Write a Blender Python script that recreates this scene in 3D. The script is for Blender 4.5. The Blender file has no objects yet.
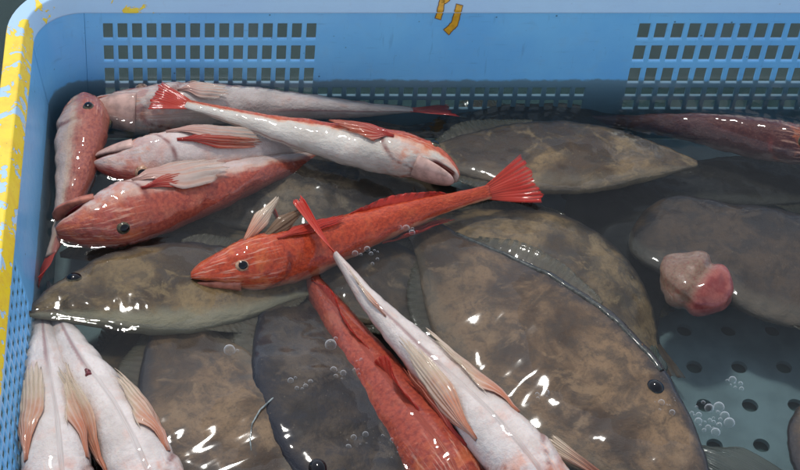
import bpy, bmesh, math, random
from mathutils import Vector, noise
from mathutils.bvhtree import BVHTree

# ------------------------------------------------------------------ camera, light, exposure
sc = bpy.context.scene
COL = sc.collection
FPX, CX, CY, TILT, DIST = 1640.0, 185.0, 235.0, math.radians(48), 1.64
CAM = Vector((0, -DIST * math.cos(TILT), DIST * math.sin(TILT)))
cd = bpy.data.cameras.new('camera')
cd.sensor_fit = 'HORIZONTAL'; cd.sensor_width = 36.0
cd.lens = 36.0 * FPX / 800.0
cd.shift_x = (400 - CX) / 800.0          # the photograph is an off-centre crop
cd.clip_start = 0.05; cd.clip_end = 200
cam = bpy.data.objects.new('camera', cd); COL.objects.link(cam)
cam.location = CAM; cam.rotation_euler = (math.pi / 2 - TILT, 0, 0)
sc.camera = cam

SUN_EL, SUN_AZ = math.radians(66), math.radians(-20)      # azimuth measured from +y towards +x
w = bpy.data.worlds.new('World'); sc.world = w; w.use_nodes = True
nt = w.node_tree; nt.nodes.clear()
sky = nt.nodes.new('ShaderNodeTexSky'); sky.sky_type = 'NISHITA'; sky.sun_disc = False
sky.sun_elevation = SUN_EL; sky.sun_rotation = SUN_AZ
sky.air_density = 1.0; sky.dust_density = 0.4; sky.ozone_density = 1.0
hs = nt.nodes.new('ShaderNodeHueSaturation'); hs.inputs['Saturation'].default_value = 0.42
bg = nt.nodes.new('ShaderNodeBackground'); bg.inputs['Strength'].default_value = 0.15
wo = nt.nodes.new('ShaderNodeOutputWorld')
nt.links.new(sky.outputs[0], hs.inputs['Color']); nt.links.new(hs.outputs[0], bg.inputs['Color'])
nt.links.new(bg.outputs[0], wo.inputs['Surface'])
sl = bpy.data.lights.new('sun', 'SUN'); sl.energy = 1.4; sl.angle = math.radians(6); sl.color = (1.0, 0.96, 0.9)
so = bpy.data.objects.new('sun', sl); COL.objects.link(so)
sdir = Vector((math.sin(SUN_AZ) * math.cos(SUN_EL), math.cos(SUN_AZ) * math.cos(SUN_EL), math.sin(SUN_EL)))
so.rotation_euler = (-sdir).to_track_quat('-Z', 'Y').to_euler()
so.location = sdir * 3
sc.view_settings.view_transform = 'Standard'; sc.view_settings.look = 'None'
sc.view_settings.gamma = 1.0; sc.view_settings.exposure = 0.52
sc.cycles.use_denoising = True
sc.cycles.max_bounces = 8; sc.cycles.transparent_max_bounces = 16
sc.cycles.sample_clamp_indirect = 4.0

# ------------------------------------------------------------------ helpers
def ray(u, v):
    F = Vector((0, math.cos(TILT), -math.sin(TILT))); U = Vector((0, math.sin(TILT), math.cos(TILT)))
    return F + Vector((1, 0, 0)) * ((u - CX) / FPX) + U * ((CY - v) / FPX)
def P(u, v, z=0.0):                       # pixel of the photograph -> point at height z
    d = ray(u, v); return CAM + d * ((z - CAM.z) / d.z)
def lerp(a, b, t): return a + (b - a) * t
def sstep(a, b, x):
    t = min(1, max(0, (x - a) / (b - a))); return t * t * (3 - 2 * t)
def table(tab, s):
    for i in range(len(tab) - 1):
        a, b = tab[i], tab[i + 1]
        if s <= b[0] or i == len(tab) - 2:
            t = (s - a[0]) / (b[0] - a[0]); t = min(1, max(0, t)); 
            # monotone-ish cubic through finite-difference slopes
            p = tab[i - 1] if i else a; q = tab[i + 2] if i + 2 < len(tab) else b
            out = []
            for k in range(1, len(a)):
                m0 = (b[k] - p[k]) / max(1e-6, b[0] - p[0]) * (b[0] - a[0]); m1 = (q[k] - a[k]) / max(1e-6, q[0] - a[0]) * (b[0] - a[0])
                t2, t3 = t * t, t * t * t
                out.append((2*t3-3*t2+1)*a[k] + (t3-2*t2+t)*m0 + (-2*t3+3*t2)*b[k] + (t3-t2)*m1)
            return out
def tag(o, label, cat, group=None, kind=None):
    if label: o['label'] = label
    if cat: o['category'] = cat
    if group: o['group'] = group
    if kind: o['kind'] = kind
    return o
def empty(name, loc):
    o = bpy.data.objects.new(name, None); COL.objects.link(o); o.location = loc
    o.empty_display_size = 0.02
    return o
def mesh(name, verts, faces, mat, parent=None, smooth=True, attrs=None, origin=None):
    """verts are world positions; the object's origin is its top-level thing's"""
    org = Vector((0, 0, 0))
    if parent is not None:
        p = parent
        while p is not None: org = org + p.location; p = p.parent
    loc = Vector((0, 0, 0))
    if origin is not None: loc = origin - org; org = origin
    me = bpy.data.meshes.new(name)
    me.from_pydata([tuple(Vector(v) - org) for v in verts], [], faces)
    if smooth: me.polygons.foreach_set('use_smooth', [True] * len(me.polygons))
    for k, vals in (attrs or {}).items():
        if isinstance(vals[0], (tuple, list, Vector)):
            a = me.attributes.new(k, 'FLOAT_VECTOR', 'POINT'); a.data.foreach_set('vector', [c for v in vals for c in v])
        else:
            a = me.attributes.new(k, 'FLOAT', 'POINT'); a.data.foreach_set('value', vals)
    me.materials.append(mat); me.update()
    o = bpy.data.objects.new(name, me); COL.objects.link(o); o.location = loc
    if parent is not None: o.parent = parent
    return o

# ------------------------------------------------------------------ materials
ZB0 = -0.08                                # crate floor height, the origin of the crate's object coordinates
class N:
    def __init__(s, name):
        s.m = bpy.data.materials.new(name); s.m.use_nodes = True; s.t = s.m.node_tree; s.t.nodes.clear()
        s.out = s.n('ShaderNodeOutputMaterial')
    def n(s, typ, **kw):
        x = s.t.nodes.new(typ)
        for k, v in kw.items(): setattr(x, k, v)
        return x
    def l(s, a, b): s.t.links.new(a, b)
    def put(s, sock, v):
        if hasattr(v, 'links'): s.l(v, sock)
        elif isinstance(v, (tuple, list)) and len(v) == 3 and sock.type == 'RGBA': sock.default_value = (*v, 1)
        else: sock.default_value = v
    def math(s, op, a, b=0.0, c=0.0, clamp=False):
        x = s.n('ShaderNodeMath', operation=op, use_clamp=clamp)
        for i, v in enumerate((a, b, c)): s.put(x.inputs[i], v)
        return x.outputs[0]
    def mix(s, f, a, b, mode='MIX'):
        x = s.n('ShaderNodeMix', data_type='RGBA', blend_type=mode)
        s.put(x.inputs[0], f); s.put(x.inputs[6], a); s.put(x.inputs[7], b); return x.outputs[2]
    def ss(s, x, a, b, lo=0.0, hi=1.0):
        r = s.n('ShaderNodeMapRange', interpolation_type='SMOOTHSTEP')
        s.put(r.inputs[0], x); s.put(r.inputs[1], a); s.put(r.inputs[2], b); s.put(r.inputs[3], lo); s.put(r.inputs[4], hi); return r.outputs[0]
    def noise(s, vec, scale, detail=4.0, rough=0.55, dist=0.0):
        x = s.n('ShaderNodeTexNoise'); 
        if vec is not None: s.l(vec, x.inputs['Vector'])
        x.inputs['Scale'].default_value = scale; x.inputs['Detail'].default_value = detail
        x.inputs['Roughness'].default_value = rough; x.inputs['Distortion'].default_value = dist
        return x.outputs[0]
    def vor(s, vec, scale, feature='F1', rnd=1.0):
        x = s.n('ShaderNodeTexVoronoi', feature=feature)
        s.l(vec, x.inputs['Vector']); x.inputs['Scale'].default_value = scale; x.inputs['Randomness'].default_value = rnd
        return x.outputs['Distance']
    def attr(s, name, out='Fac'):
        x = s.n('ShaderNodeAttribute', attribute_name=name); return x.outputs[out]
    def scale(s, vec, xyz):
        x = s.n('ShaderNodeVectorMath', operation='MULTIPLY'); s.l(vec, x.inputs[0]); x.inputs[1].default_value = xyz; return x.outputs[0]
    def add(s, vec, xyz):
        x = s.n('ShaderNodeVectorMath', operation='ADD'); s.l(vec, x.inputs[0]); x.inputs[1].default_value = xyz; return x.outputs[0]
    def obj(s): return s.n('ShaderNodeTexCoord').outputs['Object']
    def bump(s, h, strength, dist, prev=None):
        b = s.n('ShaderNodeBump'); s.l(h, b.inputs['Height']); b.inputs['Strength'].default_value = strength; b.inputs['Distance'].default_value = dist
        if prev is not None: s.l(prev, b.inputs['Normal'])
        return b.outputs[0]
    def bsdf(s, col, rough=0.4, nrm=None, **kw):
        p = s.n('ShaderNodeBsdfPrincipled'); s.put(p.inputs['Base Color'], col); s.put(p.inputs['Roughness'], rough)
        if nrm is not None: s.l(nrm, p.inputs['Normal'])
        for k, v in kw.items():
            s.put(p.inputs[k.replace('_', ' ')], v)
        return p
    def done(s, sh): s.l(sh.outputs[0] if hasattr(sh, 'outputs') else sh, s.out.inputs['Surface']); return s.m

def wet(**kw):
    d = dict(Coat_Weight=1.0, Coat_Roughness=0.05, Coat_IOR=1.33, Specular_IOR_Level=0.12); d.update(kw); return d

def gurnard_mat(name, red=(0.48, 0.05, 0.02), belly=(0.62, 0.55, 0.53), th=-0.1, soft=0.35, seed=0.0, blotch=0.0):
    k = N(name); uv = k.add(k.attr('uvw', 'Vector'), (seed, seed * 2, seed)); d = k.attr('d'); s = k.attr('s')
    n1 = k.noise(uv, 45, 5); n2 = k.noise(uv, 260, 4); n3 = k.noise(k.scale(uv, (60, 240, 60)), 1.0, 3)
    dd = k.math('ADD', d, k.math('MULTIPLY', k.math('SUBTRACT', n1, 0.5), 0.9))
    dd = k.math('ADD', dd, k.math('MULTIPLY', k.math('SUBTRACT', n3, 0.5), 0.35))
    fac = k.ss(dd, th - soft, th + soft)
    pink = tuple(lerp(r, b, 0.5) for r, b in zip((red[0] * 1.25, red[1] * 2.6, red[2] * 2.2), belly))
    dark = (red[0] * 0.62, red[1] * 0.55, red[2] * 0.7)
    rc = k.mix(k.ss(n2, 0.35, 0.7), red, dark)
    rc = k.mix(k.ss(n1, 0.5, 0.75, 0, 0.5), rc, (min(1, red[0] * 1.2), red[1] * 2.0, red[2] * 1.9))
    bc = k.mix(k.ss(k.noise(uv, 22, 3), 0.4, 0.65, 0, 0.7), belly, tuple(x * f for x, f in zip(belly, (0.72, 0.70, 0.68))))
    bc = k.mix(k.ss(n2, 0.45, 0.75, 0, 0.35), bc, tuple(c * f for c, f in zip(belly, (0.75, 0.62, 0.6))))
    bc = k.mix(k.ss(n1, 0.52, 0.72, 0, 0.55), bc, tuple(c * f for c, f in zip(belly, (0.98, 0.7, 0.62))))
    c = k.mix(k.ss(fac, 0.0, 0.55), bc, pink); c = k.mix(k.ss(fac, 0.4, 1.0), c, rc)
    # pale flecks on the back, bloody blotches on the head
    fl = k.ss(k.vor(uv, 210), 0.10, 0.22, 1.0, 0.0)
    c = k.mix(k.math('MULTIPLY', fl, 0.08), c, (0.75, 0.45, 0.3))
    headz = k.math('MULTIPLY', k.ss(s, 0.16, 0.3, 1, 0), k.ss(k.noise(uv, 70, 4), 0.42, 0.62))
    c = k.mix(k.math('MULTIPLY', headz, 0.35 + blotch), c, (red[0] * 0.9, red[1], red[2] * 1.4))
    gl = k.math('MULTIPLY', k.attr('gill'), k.ss(k.noise(uv, 90, 3), 0.3, 0.6, 0.35, 0.85))
    c = k.mix(gl, c, (0.16, 0.035, 0.03))
    c = k.mix(k.attr('palate'), c, (0.10, 0.015, 0.015))
    mid = k.math('MULTIPLY', k.ss(k.math('ADD', d, k.math('MULTIPLY', n2, 0.012)), -0.9925, -0.985, 1, 0), k.ss(s, 0.5, 0.62, 0, 0.6))
    c = k.mix(mid, c, (0.25, 0.10, 0.10))
    # orange cheeks and pale bone streaks on the head
    st = k.noise(k.scale(uv, (40, 420, 40)), 1.0, 4)
    hd = k.ss(s, 0.2, 0.3, 1, 0)
    c = k.mix(k.math('MULTIPLY', hd, k.ss(st, 0.52, 0.66, 0, 0.5)), c, (0.72, 0.42, 0.3))
    c = k.mix(k.math('MULTIPLY', hd, k.ss(k.noise(uv, 55, 3), 0.5, 0.65, 0, 0.45)), c, (0.6, 0.16, 0.05))
    lat = k.ss(k.math('ABSOLUTE', k.math('SUBTRACT', d, 0.18)), 0.0, 0.03, 1, 0)
    h = k.math('ADD', k.vor(k.scale(uv, (1, 1.3, 1)), 420), k.math('MULTIPLY', lat, 0.6))
    nb = k.bump(h, 0.09, 0.0015)
    nb = k.bump(k.noise(uv, 170, 5, 0.65), 0.45, 0.004, nb)
    p = k.bsdf(c, 0.38, nb, Subsurface_Weight=0.12, Subsurface_Radius=(0.006, 0.0025, 0.0015), **wet())
    return k.done(p)

def filefish_mat(name, a=(0.15, 0.105, 0.065), b=(0.27, 0.205, 0.13), dk=(0.045, 0.034, 0.026), edge=(0.02, 0.02, 0.024), belly=(0.3, 0.27, 0.2), seed=0.0, dark=0.45, bw=0.25):
    k = N(name); uv = k.add(k.attr('uvw', 'Vector'), (seed, seed, seed * 3)); o = k.add(k.obj(), (seed, seed, seed)); d = k.attr('d')
    n1 = k.noise(o, 16, 5, 0.6, 0.6); n2 = k.noise(o, 60, 6, 0.65); n3 = k.noise(k.scale(uv, (30, 90, 30)), 1.0, 5, 0.6, 1.2)
    lo = tuple(x * f for x, f in zip(a, (0.29, 0.23, 0.175))); hi = tuple(x * f for x, f in zip(b, (0.72, 0.585, 0.43))); belly = tuple(x * 0.7 for x in belly)
    big = k.math('ADD', k.math('MULTIPLY', n1, 0.6), k.math('MULTIPLY', k.noise(o, 8, 3), 0.4))
    c = k.mix(k.ss(big, 0.40, 0.58), lo, hi)
    c = k.mix(k.ss(n2, 0.44, 0.64, 0, 0.6), c, tuple(x * 0.3 for x in a))
    c = k.mix(k.ss(n3, 0.50, 0.66, 0, dark + 0.15), c, dk)
    c = k.mix(k.ss(k.noise(o, 30, 6, 0.65, 0.7), 0.53, 0.66, 0, 0.65), c, tuple(x * f for x, f in zip(b, (0.86, 0.72, 0.53))))
    c = k.mix(k.ss(k.noise(o, 300, 4, 0.7), 0.5, 0.66, 0, 0.35), c, dk)
    c = k.mix(k.ss(k.math('ADD', d, k.math('MULTIPLY', n2, 0.25)), 0.80, 1.08, 0, 0.9), c, edge)
    c = k.mix(k.ss(k.math('ADD', d, k.math('MULTIPLY', n2, -0.3)), -1.0, -0.7, bw, 0), c, belly)
    c = k.mix(k.ss(k.vor(o, 130), 0.05, 0.12, 0.22, 0), c, (0.26, 0.21, 0.15))
    nb = k.bump(k.noise(o, 150, 6, 0.7), 0.5, 0.0035)
    nb = k.bump(k.noise(k.scale(uv, (45, 110, 45)), 1.0, 4, 0.6, 1.0), 0.35, 0.006, nb)
    p = k.bsdf(c, 0.42, nb, **wet(Coat_Roughness=0.08))
    return k.done(p)

def fin_mat(name, base, tip, stripe, rays=14, trans=0.25, clear=0.75):
    k = N(name); t = k.attr('t'); wv = k.attr('w'); o = k.obj()
    c = k.mix(k.ss(k.math('ADD', t, k.math('MULTIPLY', k.math('SUBTRACT', k.noise(o, 90, 4), 0.5), 0.6)), 0.1, 0.9), base, tip)
    r = k.math('SINE', k.math('MULTIPLY', wv, rays * 2 * math.pi))
    c = k.mix(k.ss(r, -0.2, 0.9, 0, 0.5), c, stripe)
    p = k.bsdf(c, 0.35, k.bump(k.noise(o, 500, 3), 0.2, 0.001), **wet())
    tr = k.n('ShaderNodeBsdfTranslucent'); k.l(c, tr.inputs[0])
    mx = k.n('ShaderNodeMixShader'); mx.inputs[0].default_value = trans
    k.l(p.outputs[0], mx.inputs[1]); k.l(tr.outputs[0], mx.inputs[2])
    cl = k.n('ShaderNodeBsdfTransparent'); m2 = k.n('ShaderNodeMixShader')      # membrane between the rays is clear towards the tip
    k.put(m2.inputs[0], k.math('MULTIPLY', k.ss(t, 0.25, 1.0, 0.05 * clear, clear), k.ss(r, -0.7, 0.7, 1, 0.15)))
    k.l(mx.outputs[0], m2.inputs[1]); k.l(cl.outputs[0], m2.inputs[2]); return k.done(m2)

def plain(name, col, rough=0.3, nscale=120, var=0.35, **kw):
    k = N(name); o = k.obj(); n = k.noise(o, nscale, 4)
    c = k.mix(k.ss(n, 0.35, 0.7), col, tuple(x * (1 - var) for x in col))
    return k.done(k.bsdf(c, rough, k.bump(n, 0.15, 0.002), **kw))

def plastic(name, yellow=False):
    k = N(name); o = k.obj()
    n1 = k.noise(o, 9, 5); n2 = k.noise(o, 70, 6, 0.65); n3 = k.noise(k.scale(o, (30, 30, 260)), 1, 4)
    c = k.mix(k.ss(n1, 0.35, 0.65), (0.17, 0.50, 0.86), (0.21, 0.57, 0.90))
    c = k.mix(k.ss(n2, 0.5, 0.75, 0, 0.3), c, (0.24, 0.48, 0.72))
    c = k.mix(k.ss(n3, 0.6, 0.75, 0, 0.3), c, (0.09, 0.24, 0.46))
    c = k.mix(k.ss(k.noise(k.scale(o, (220, 220, 12)), 1, 3), 0.62, 0.75, 0, 0.22), c, (0.08, 0.2, 0.4))
    c = k.mix(k.ss(k.vor(o, 95), 0.03, 0.06, 0.45, 0), c, (0.05, 0.08, 0.13))
    c = k.mix(k.ss(k.vor(o, 46), 0.03, 0.07, 0.75, 0), c, (0.03, 0.05, 0.09))
    sep = k.n('ShaderNodeSeparateXYZ'); k.l(o, sep.inputs[0])
    # dimming by the murky water, painted into the plastic below the water line
    low = k.ss(k.math('ADD', k.math('ADD', sep.outputs[2], ZB0), k.math('MULTIPLY', k.math('SUBTRACT', n2, 0.5), 0.012)), -0.002, 0.002, 0.88, 0)
    c = k.mix(low, c, (0.17, 0.27, 0.31))
    rough = k.ss(n2, 0.3, 0.7, 0.34, 0.55)
    if yellow:
        nn = k.noise(o, 42, 5, 0.6, 0.8); sp = k.vor(o, 62)
        x = sep.outputs[0]; y = sep.outputs[1]
        where = k.math('ADD', k.ss(x, -0.150, -0.158), k.math('MULTIPLY', k.ss(y, 0.235, 0.25), k.ss(x, -0.16, -0.28)), clamp=True)
        corner = k.math('MULTIPLY', k.ss(y, 0.17, 0.235), 0.16)
        f = k.math('SUBTRACT', nn, corner)
        m = k.math('MULTIPLY', k.ss(f, 0.43, 0.455), k.ss(sp, 0.17, 0.21))
        m = k.math('MULTIPLY', m, where)
        c = k.mix(k.ss(m, 0.0, 0.5, 0, 0.55), k.mix(0.6, c, (0.5, 0.6, 0.7)), (0.35, 0.33, 0.25))
        ycol = k.mix(k.ss(n2, 0.4, 0.7), (0.86, 0.62, 0.015), (0.78, 0.5, 0.02))
        ycol = k.mix(k.ss(k.vor(o, 150), 0.05, 0.1, 0.7, 0), ycol, (0.25, 0.17, 0.04))
        c = k.mix(k.ss(m, 0.5, 0.62), c, ycol)
        nb = k.bump(m, 0.5, 0.0008, k.bump(n2, 0.1, 0.002))
    else:
        nb = k.bump(n2, 0.12, 0.002)
    return k.done(k.bsdf(c, rough, nb, Coat_Weight=0.35, Coat_Roughness=0.12))

M_PLASTIC = plastic('blue_plastic'); M_RIM = plastic('rim_plastic', True)
M_FLOOR = plain('scuffed_floor_plastic', (0.66, 0.84, 0.90), 0.5, 26, 0.25)
M_PAINT = plain('yellow_paint', (0.80, 0.40, 0.02), 0.4, 200, 0.25)
M_PAINT_EDGE = plain('paint_edge', (0.22, 0.11, 0.05), 0.5, 200, 0.3)
M_GROUND = plain('wet_concrete', (0.24, 0.38, 0.37), 0.6, 12, 0.2)
M_PUPIL = plain('pupil', (0.004, 0.004, 0.006), 0.08, **wet())
M_IRIS_RED = plain('iris_red', (0.55, 0.32, 0.2), 0.2, 400, 0.6, **wet())
M_IRIS_DARK = plain('iris_dark', (0.10, 0.085, 0.05), 0.2, 400, 0.6, **wet())
M_MOUTH = plain('mouth_flesh', (0.16, 0.02, 0.02), 0.3, 150, 0.6, **wet())
M_JAW_PALE = plain('pale_jaw', (0.62, 0.40, 0.33), 0.35, 90, 0.4, **wet())
M_JAW_RED = plain('red_jaw', (0.5, 0.17, 0.11), 0.35, 120, 0.45, **wet())
M_LIP = plain('lip', (0.30, 0.13, 0.10), 0.35, 150, 0.5, **wet())
M_SILVER = plain('silver_edge', (0.30, 0.34, 0.33), 0.2, 160, 0.75, **wet())
M_RIDGE = plain('wet_ridge', (0.07, 0.075, 0.065), 0.25, 300, 0.7, **wet(Coat_Roughness=0.03))
M_SPINE = plain('dorsal_spine', (0.22, 0.10, 0.045), 0.35, 200, 0.5, **wet())
M_VENT = plain('vent_flesh', (0.16, 0.03, 0.035), 0.3, 200, 0.6, **wet())
F_RED = fin_mat('fin_red', (0.56, 0.07, 0.04), (0.58, 0.045, 0.03), (0.40, 0.03, 0.02), 11)
F_SOLID = fin_mat('fin_scarlet', (0.58, 0.06, 0.035), (0.60, 0.045, 0.03), (0.62, 0.12, 0.07), 3, 0.2, 0.0)
F_PALE = fin_mat('fin_pale', (0.60, 0.36, 0.30), (0.68, 0.60, 0.52), (0.56, 0.26, 0.16), 7)
F_ORANGE = fin_mat('fin_orange', (0.60, 0.22, 0.12), (0.72, 0.60, 0.44), (0.68, 0.52, 0.44), 8)
F_BLOOD = fin_mat('fin_blood', (0.42, 0.04, 0.03), (0.5, 0.12, 0.06), (0.62, 0.34, 0.26), 7)
F_BROWN = fin_mat('fin_brown', (0.20, 0.12, 0.07), (0.32, 0.2, 0.12), (0.1, 0.055, 0.035), 8)
F_GREEN = fin_mat('fin_grey', (0.14, 0.16, 0.14), (0.18, 0.2, 0.17), (0.07, 0.085, 0.08), 26, 0.35)
F_OLIVE = fin_mat('fin_olive', (0.11, 0.09, 0.06), (0.15, 0.14, 0.10), (0.06, 0.05, 0.035), 22, 0.3)
F_TEAL = fin_mat('fin_teal', (0.05, 0.07, 0.06), (0.08, 0.10, 0.08), (0.03, 0.04, 0.035), 10, 0.3)

# ------------------------------------------------------------------ ground and crate
XL, YB, XR, YF = -0.147, 0.228, 0.86, -0.44          # inner faces at the water line
RAD, DRAFT, ZB, ZT = 0.040, 0.13, ZB0, 0.086
g = mesh('ground', [(-3, -3, -0.091), (4, -3, -0.091), (4, 5, -0.091), (-3, 5, -0.091)], [(0, 1, 2, 3)], M_GROUND, smooth=False)
tag(g, None, None, kind='structure')

crate = empty('fish_crate', (XL + 0.3, 0, ZB))
tag(crate, 'blue perforated plastic crate with flaking yellow rim holding fish in water', 'crate')

def panel(name, A, Zs, hole, mapf, thick=0.0042):
    """a moulded wall: cells between the A and Zs lines, hole(i, j) left open, real thickness"""
    V, Fc, idx = [], [], {}
    def vid(i, j, side):
        key = (i, j, side)
        if key not in idx:
            idx[key] = len(V); V.append(mapf(A[i], Zs[j], thick if side else 0.0))
        return idx[key]
    nA, nZ = len(A) - 1, len(Zs) - 1
    solid = [[not hole(i, j) for j in range(nZ)] for i in range(nA)]
    for i in range(nA):
        for j in range(nZ):
            if not solid[i][j]: continue
            Fc.append((vid(i, j, 0), vid(i + 1, j, 0), vid(i + 1, j + 1, 0), vid(i, j + 1, 0)))
            Fc.append((vid(i, j, 1), vid(i, j + 1, 1), vid(i + 1, j + 1, 1), vid(i + 1, j, 1)))
            for di, dj, p, q in ((-1, 0, (i, j), (i, j + 1)), (1, 0, (i + 1, j + 1), (i + 1, j)), (0, -1, (i + 1, j), (i, j)), (0, 1, (i, j + 1), (i + 1, j + 1))):
                a, b = i + di, j + dj
                if not (0 <= a < nA and 0 <= b < nZ) or not solid[a][b]:
                    Fc.append((vid(*p, 0), vid(*q, 0), vid(*q, 1), vid(*p, 1)))
    o = mesh(name, V, Fc, M_PLASTIC, crate, smooth=False)
    bv = o.modifiers.new('bevel', 'BEVEL'); bv.width = 0.0009; bv.segments = 2; bv.limit_method = 'ANGLE'; bv.angle_limit = math.radians(40)
    return o

def cuts(lo, hi, spans):
    """grid lines and the set of open intervals"""
    pts = {round(lo, 6), round(hi, 6)}; opens = set()
    for a, b in spans: pts.add(round(a, 6)); pts.add(round(b, 6))
    L = sorted(pts)
    for i in range(len(L) - 1):
        m = (L[i] + L[i + 1]) / 2
        if any(a < m < b for a, b in spans): opens.add(i)
    return L, opens
rows_up = [(-0.004, 0.0155), (0.0245, 0.0445), (0.0525, 0.0725)]
rows_dn = [(-0.039, -0.027), (-0.0215, -0.0105)]
cols_l = [(-0.0875 + 0.01552 * k, -0.0875 + 0.01552 * k + 0.0104) for k in range(15)]
cols_r = [(0.484 + 0.0179 * k, 0.484 + 0.0179 * k + 0.0125) for k in range(17)]
gap0 = cols_l[-1][1]
cols_m = [(gap0 + 0.006 + 0.0157 * k, gap0 + 0.006 + 0.0157 * k + 0.0105) for k in range(20)]
cols_m = [c for c in cols_m if c[1] < 0.452]
A, oa = cuts(XL + RAD, XR - RAD, cols_l + cols_m + cols_r)
Z, oz = cuts(ZB, ZT, rows_up + rows_dn)
isup = lambda j: Z[j] >= -0.0041
inm = lambda i: any(a - 1e-6 <= A[i] < b for a, b in cols_m)
panel('back_wall', A, Z, lambda i, j: i in oa and j in oz and not (isup(j) and inm(i)),
      lambda a, z, t: (a, YB + DRAFT * z + t, z))
# left wall: finer lattice, starting a little way in from the back corner
cols = [(YF + 0.06 + 0.0150 * k, YF + 0.06 + 0.0150 * k + 0.0108) for k in range(19)]
rowz = [(-0.052 + 0.0165 * k, -0.052 + 0.0165 * k + 0.0122) for k in range(8)]
A2, oa2 = cuts(YF + RAD, YB - RAD, cols); Z2, oz2 = cuts(ZB, ZT, rowz)
panel('side_wall', A2, Z2, lambda i, j: i in oa2 and j in oz2, lambda a, z, t: (XL - DRAFT * z - t, a, z), 0.0024)
panel('side_wall', A2, Z2, lambda i, j: i in oa2 and j in oz2, lambda a, z, t: (XR + DRAFT * z + t, a, z))
panel('front_wall', [XL + RAD, XR - RAD], [ZB, ZT], lambda i, j: False, lambda a, z, t: (a, YF - DRAFT * z - t, z))

def corner(cx, cy, a0):
    V, Fc = [], []; n, zs = 28, [ZB, -0.05, 0.0, 0.045, ZT]
    for z in zs:
        for t in (0, 0.0042):
            for k in range(n + 1):
                a = a0 + math.pi / 2 * k / n; r = RAD + DRAFT * z + t
                V.append((cx + r * math.cos(a), cy + r * math.sin(a), z))
    R = n + 1
    for j in range(len(zs) - 1):
        for k in range(n):
            b = j * 2 * R + k; u = b + 2 * R
            Fc.append((b, u, u + 1, b + 1)); Fc.append((b + R, b + R + 1, u + R + 1, u + R))
    mesh('corner', V, Fc, M_PLASTIC, crate)
corner(XL + RAD, YB - RAD, math.pi / 2); corner(XR - RAD, YB - RAD, 0)
corner(XL + RAD, YF + RAD, math.pi); corner(XR - RAD, YF + RAD, 1.5 * math.pi)

def sweep(name, prof, mat):
    """closed profile (offset outward, z) carried round the rounded rectangle"""
    path = []
    for cx, cy, a0 in ((XR - RAD, YB - RAD, 0), (XL + RAD, YB - RAD, math.pi / 2), (XL + RAD, YF + RAD, math.pi), (XR - RAD, YF + RAD, 1.5 * math.pi)):
        for k in range(15): path.append((cx, cy, a0 + math.pi / 2 * k / 14))
    V, Fc = [], []; m = len(prof)
    for cx, cy, a in path:
        for o_, z in prof: V.append((cx + (RAD + o_) * math.cos(a), cy + (RAD + o_) * math.sin(a), z))
    n = len(path)
    for i in range(n):
        for j in range(m):
            a, b = i * m + j, i * m + (j + 1) % m; c, d = ((i + 1) % n) * m + (j + 1) % m, ((i + 1) % n) * m + j
            Fc.append((a, d, c, b))
    ob = mesh(name, V, Fc, mat, crate)
    e = ob.modifiers.new('bevel', 'BEVEL'); e.width = 0.0012; e.segments = 2; e.limit_method = 'ANGLE'; e.angle_limit = math.radians(25)
    es = ob.modifiers.new('normals', 'WEIGHTED_NORMAL'); es.keep_sharp = True
    return ob
sweep('rim', [(0.0100, 0.086), (0.0104, 0.0880), (0.0178, 0.1035), (0.0188, 0.1058), (0.0202, 0.1066), (0.0360, 0.1060), (0.0372, 0.1045),
              (0.0380, 0.084), (0.0355, 0.084), (0.0345, 0.1010), (0.0220, 0.1020), (0.0205, 0.100), (0.0145, 0.0862)], M_RIM)

# crate floor with round drain holes
PX, PY, HR = 0.0446, 0.047, 0.0078
x0, x1, y0, y1 = XL + 0.0108, XR - 0.0108, YF + 0.0108, YB - 0.0108
V, Fc = [], []
xs = [0.506 + PX * k for k in range(-14, 8) if x0 + PX / 2 < 0.506 + PX * k < x1 - PX / 2]
ys = [-0.1515 + PY * k for k in range(-6, 8) if y0 + PY / 2 < -0.1515 + PY * k < y1 - PY / 2]
def quad(xa, xb, ya, yb):
    if xb - xa < 1e-6 or yb - ya < 1e-6: return
    b = len(V); V.extend([(xa, ya, ZB), (xb, ya, ZB), (xb, yb, ZB), (xa, yb, ZB)]); Fc.append((b, b + 1, b + 2, b + 3))
for cx in xs:
    for cy in ys:
        b = len(V); n = 24
        per = [(-1 + k / 3, -1) for k in range(6)] + [(1, -1 + k / 3) for k in range(6)] + [(1 - k / 3, 1) for k in range(6)] + [(-1, 1 - k / 3) for k in range(6)]
        for ex, ey in per:
            a = math.atan2(ey, ex); c, q = math.cos(a), math.sin(a)
            V.append((cx + ex * PX / 2, cy + ey * PY / 2, ZB)); V.append((cx + c * HR, cy + q * HR, ZB)); V.append((cx + c * HR, cy + q * HR, ZB - 0.005))
        for k in range(n):
            i, j = b + 3 * k, b + 3 * ((k + 1) % n)
            Fc.append((i, j, j + 1, i + 1)); Fc.append((i + 1, j + 1, j + 2, i + 2))
quad(x0, xs[0] - PX / 2, y0, y1); quad(xs[-1] + PX / 2, x1, y0, y1)
quad(xs[0] - PX / 2, xs[-1] + PX / 2, y0, ys[0] - PY / 2); quad(xs[0] - PX / 2, xs[-1] + PX / 2, ys[-1] + PY / 2, y1)
mesh('floor', V, Fc, M_FLOOR, crate, smooth=False)

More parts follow.
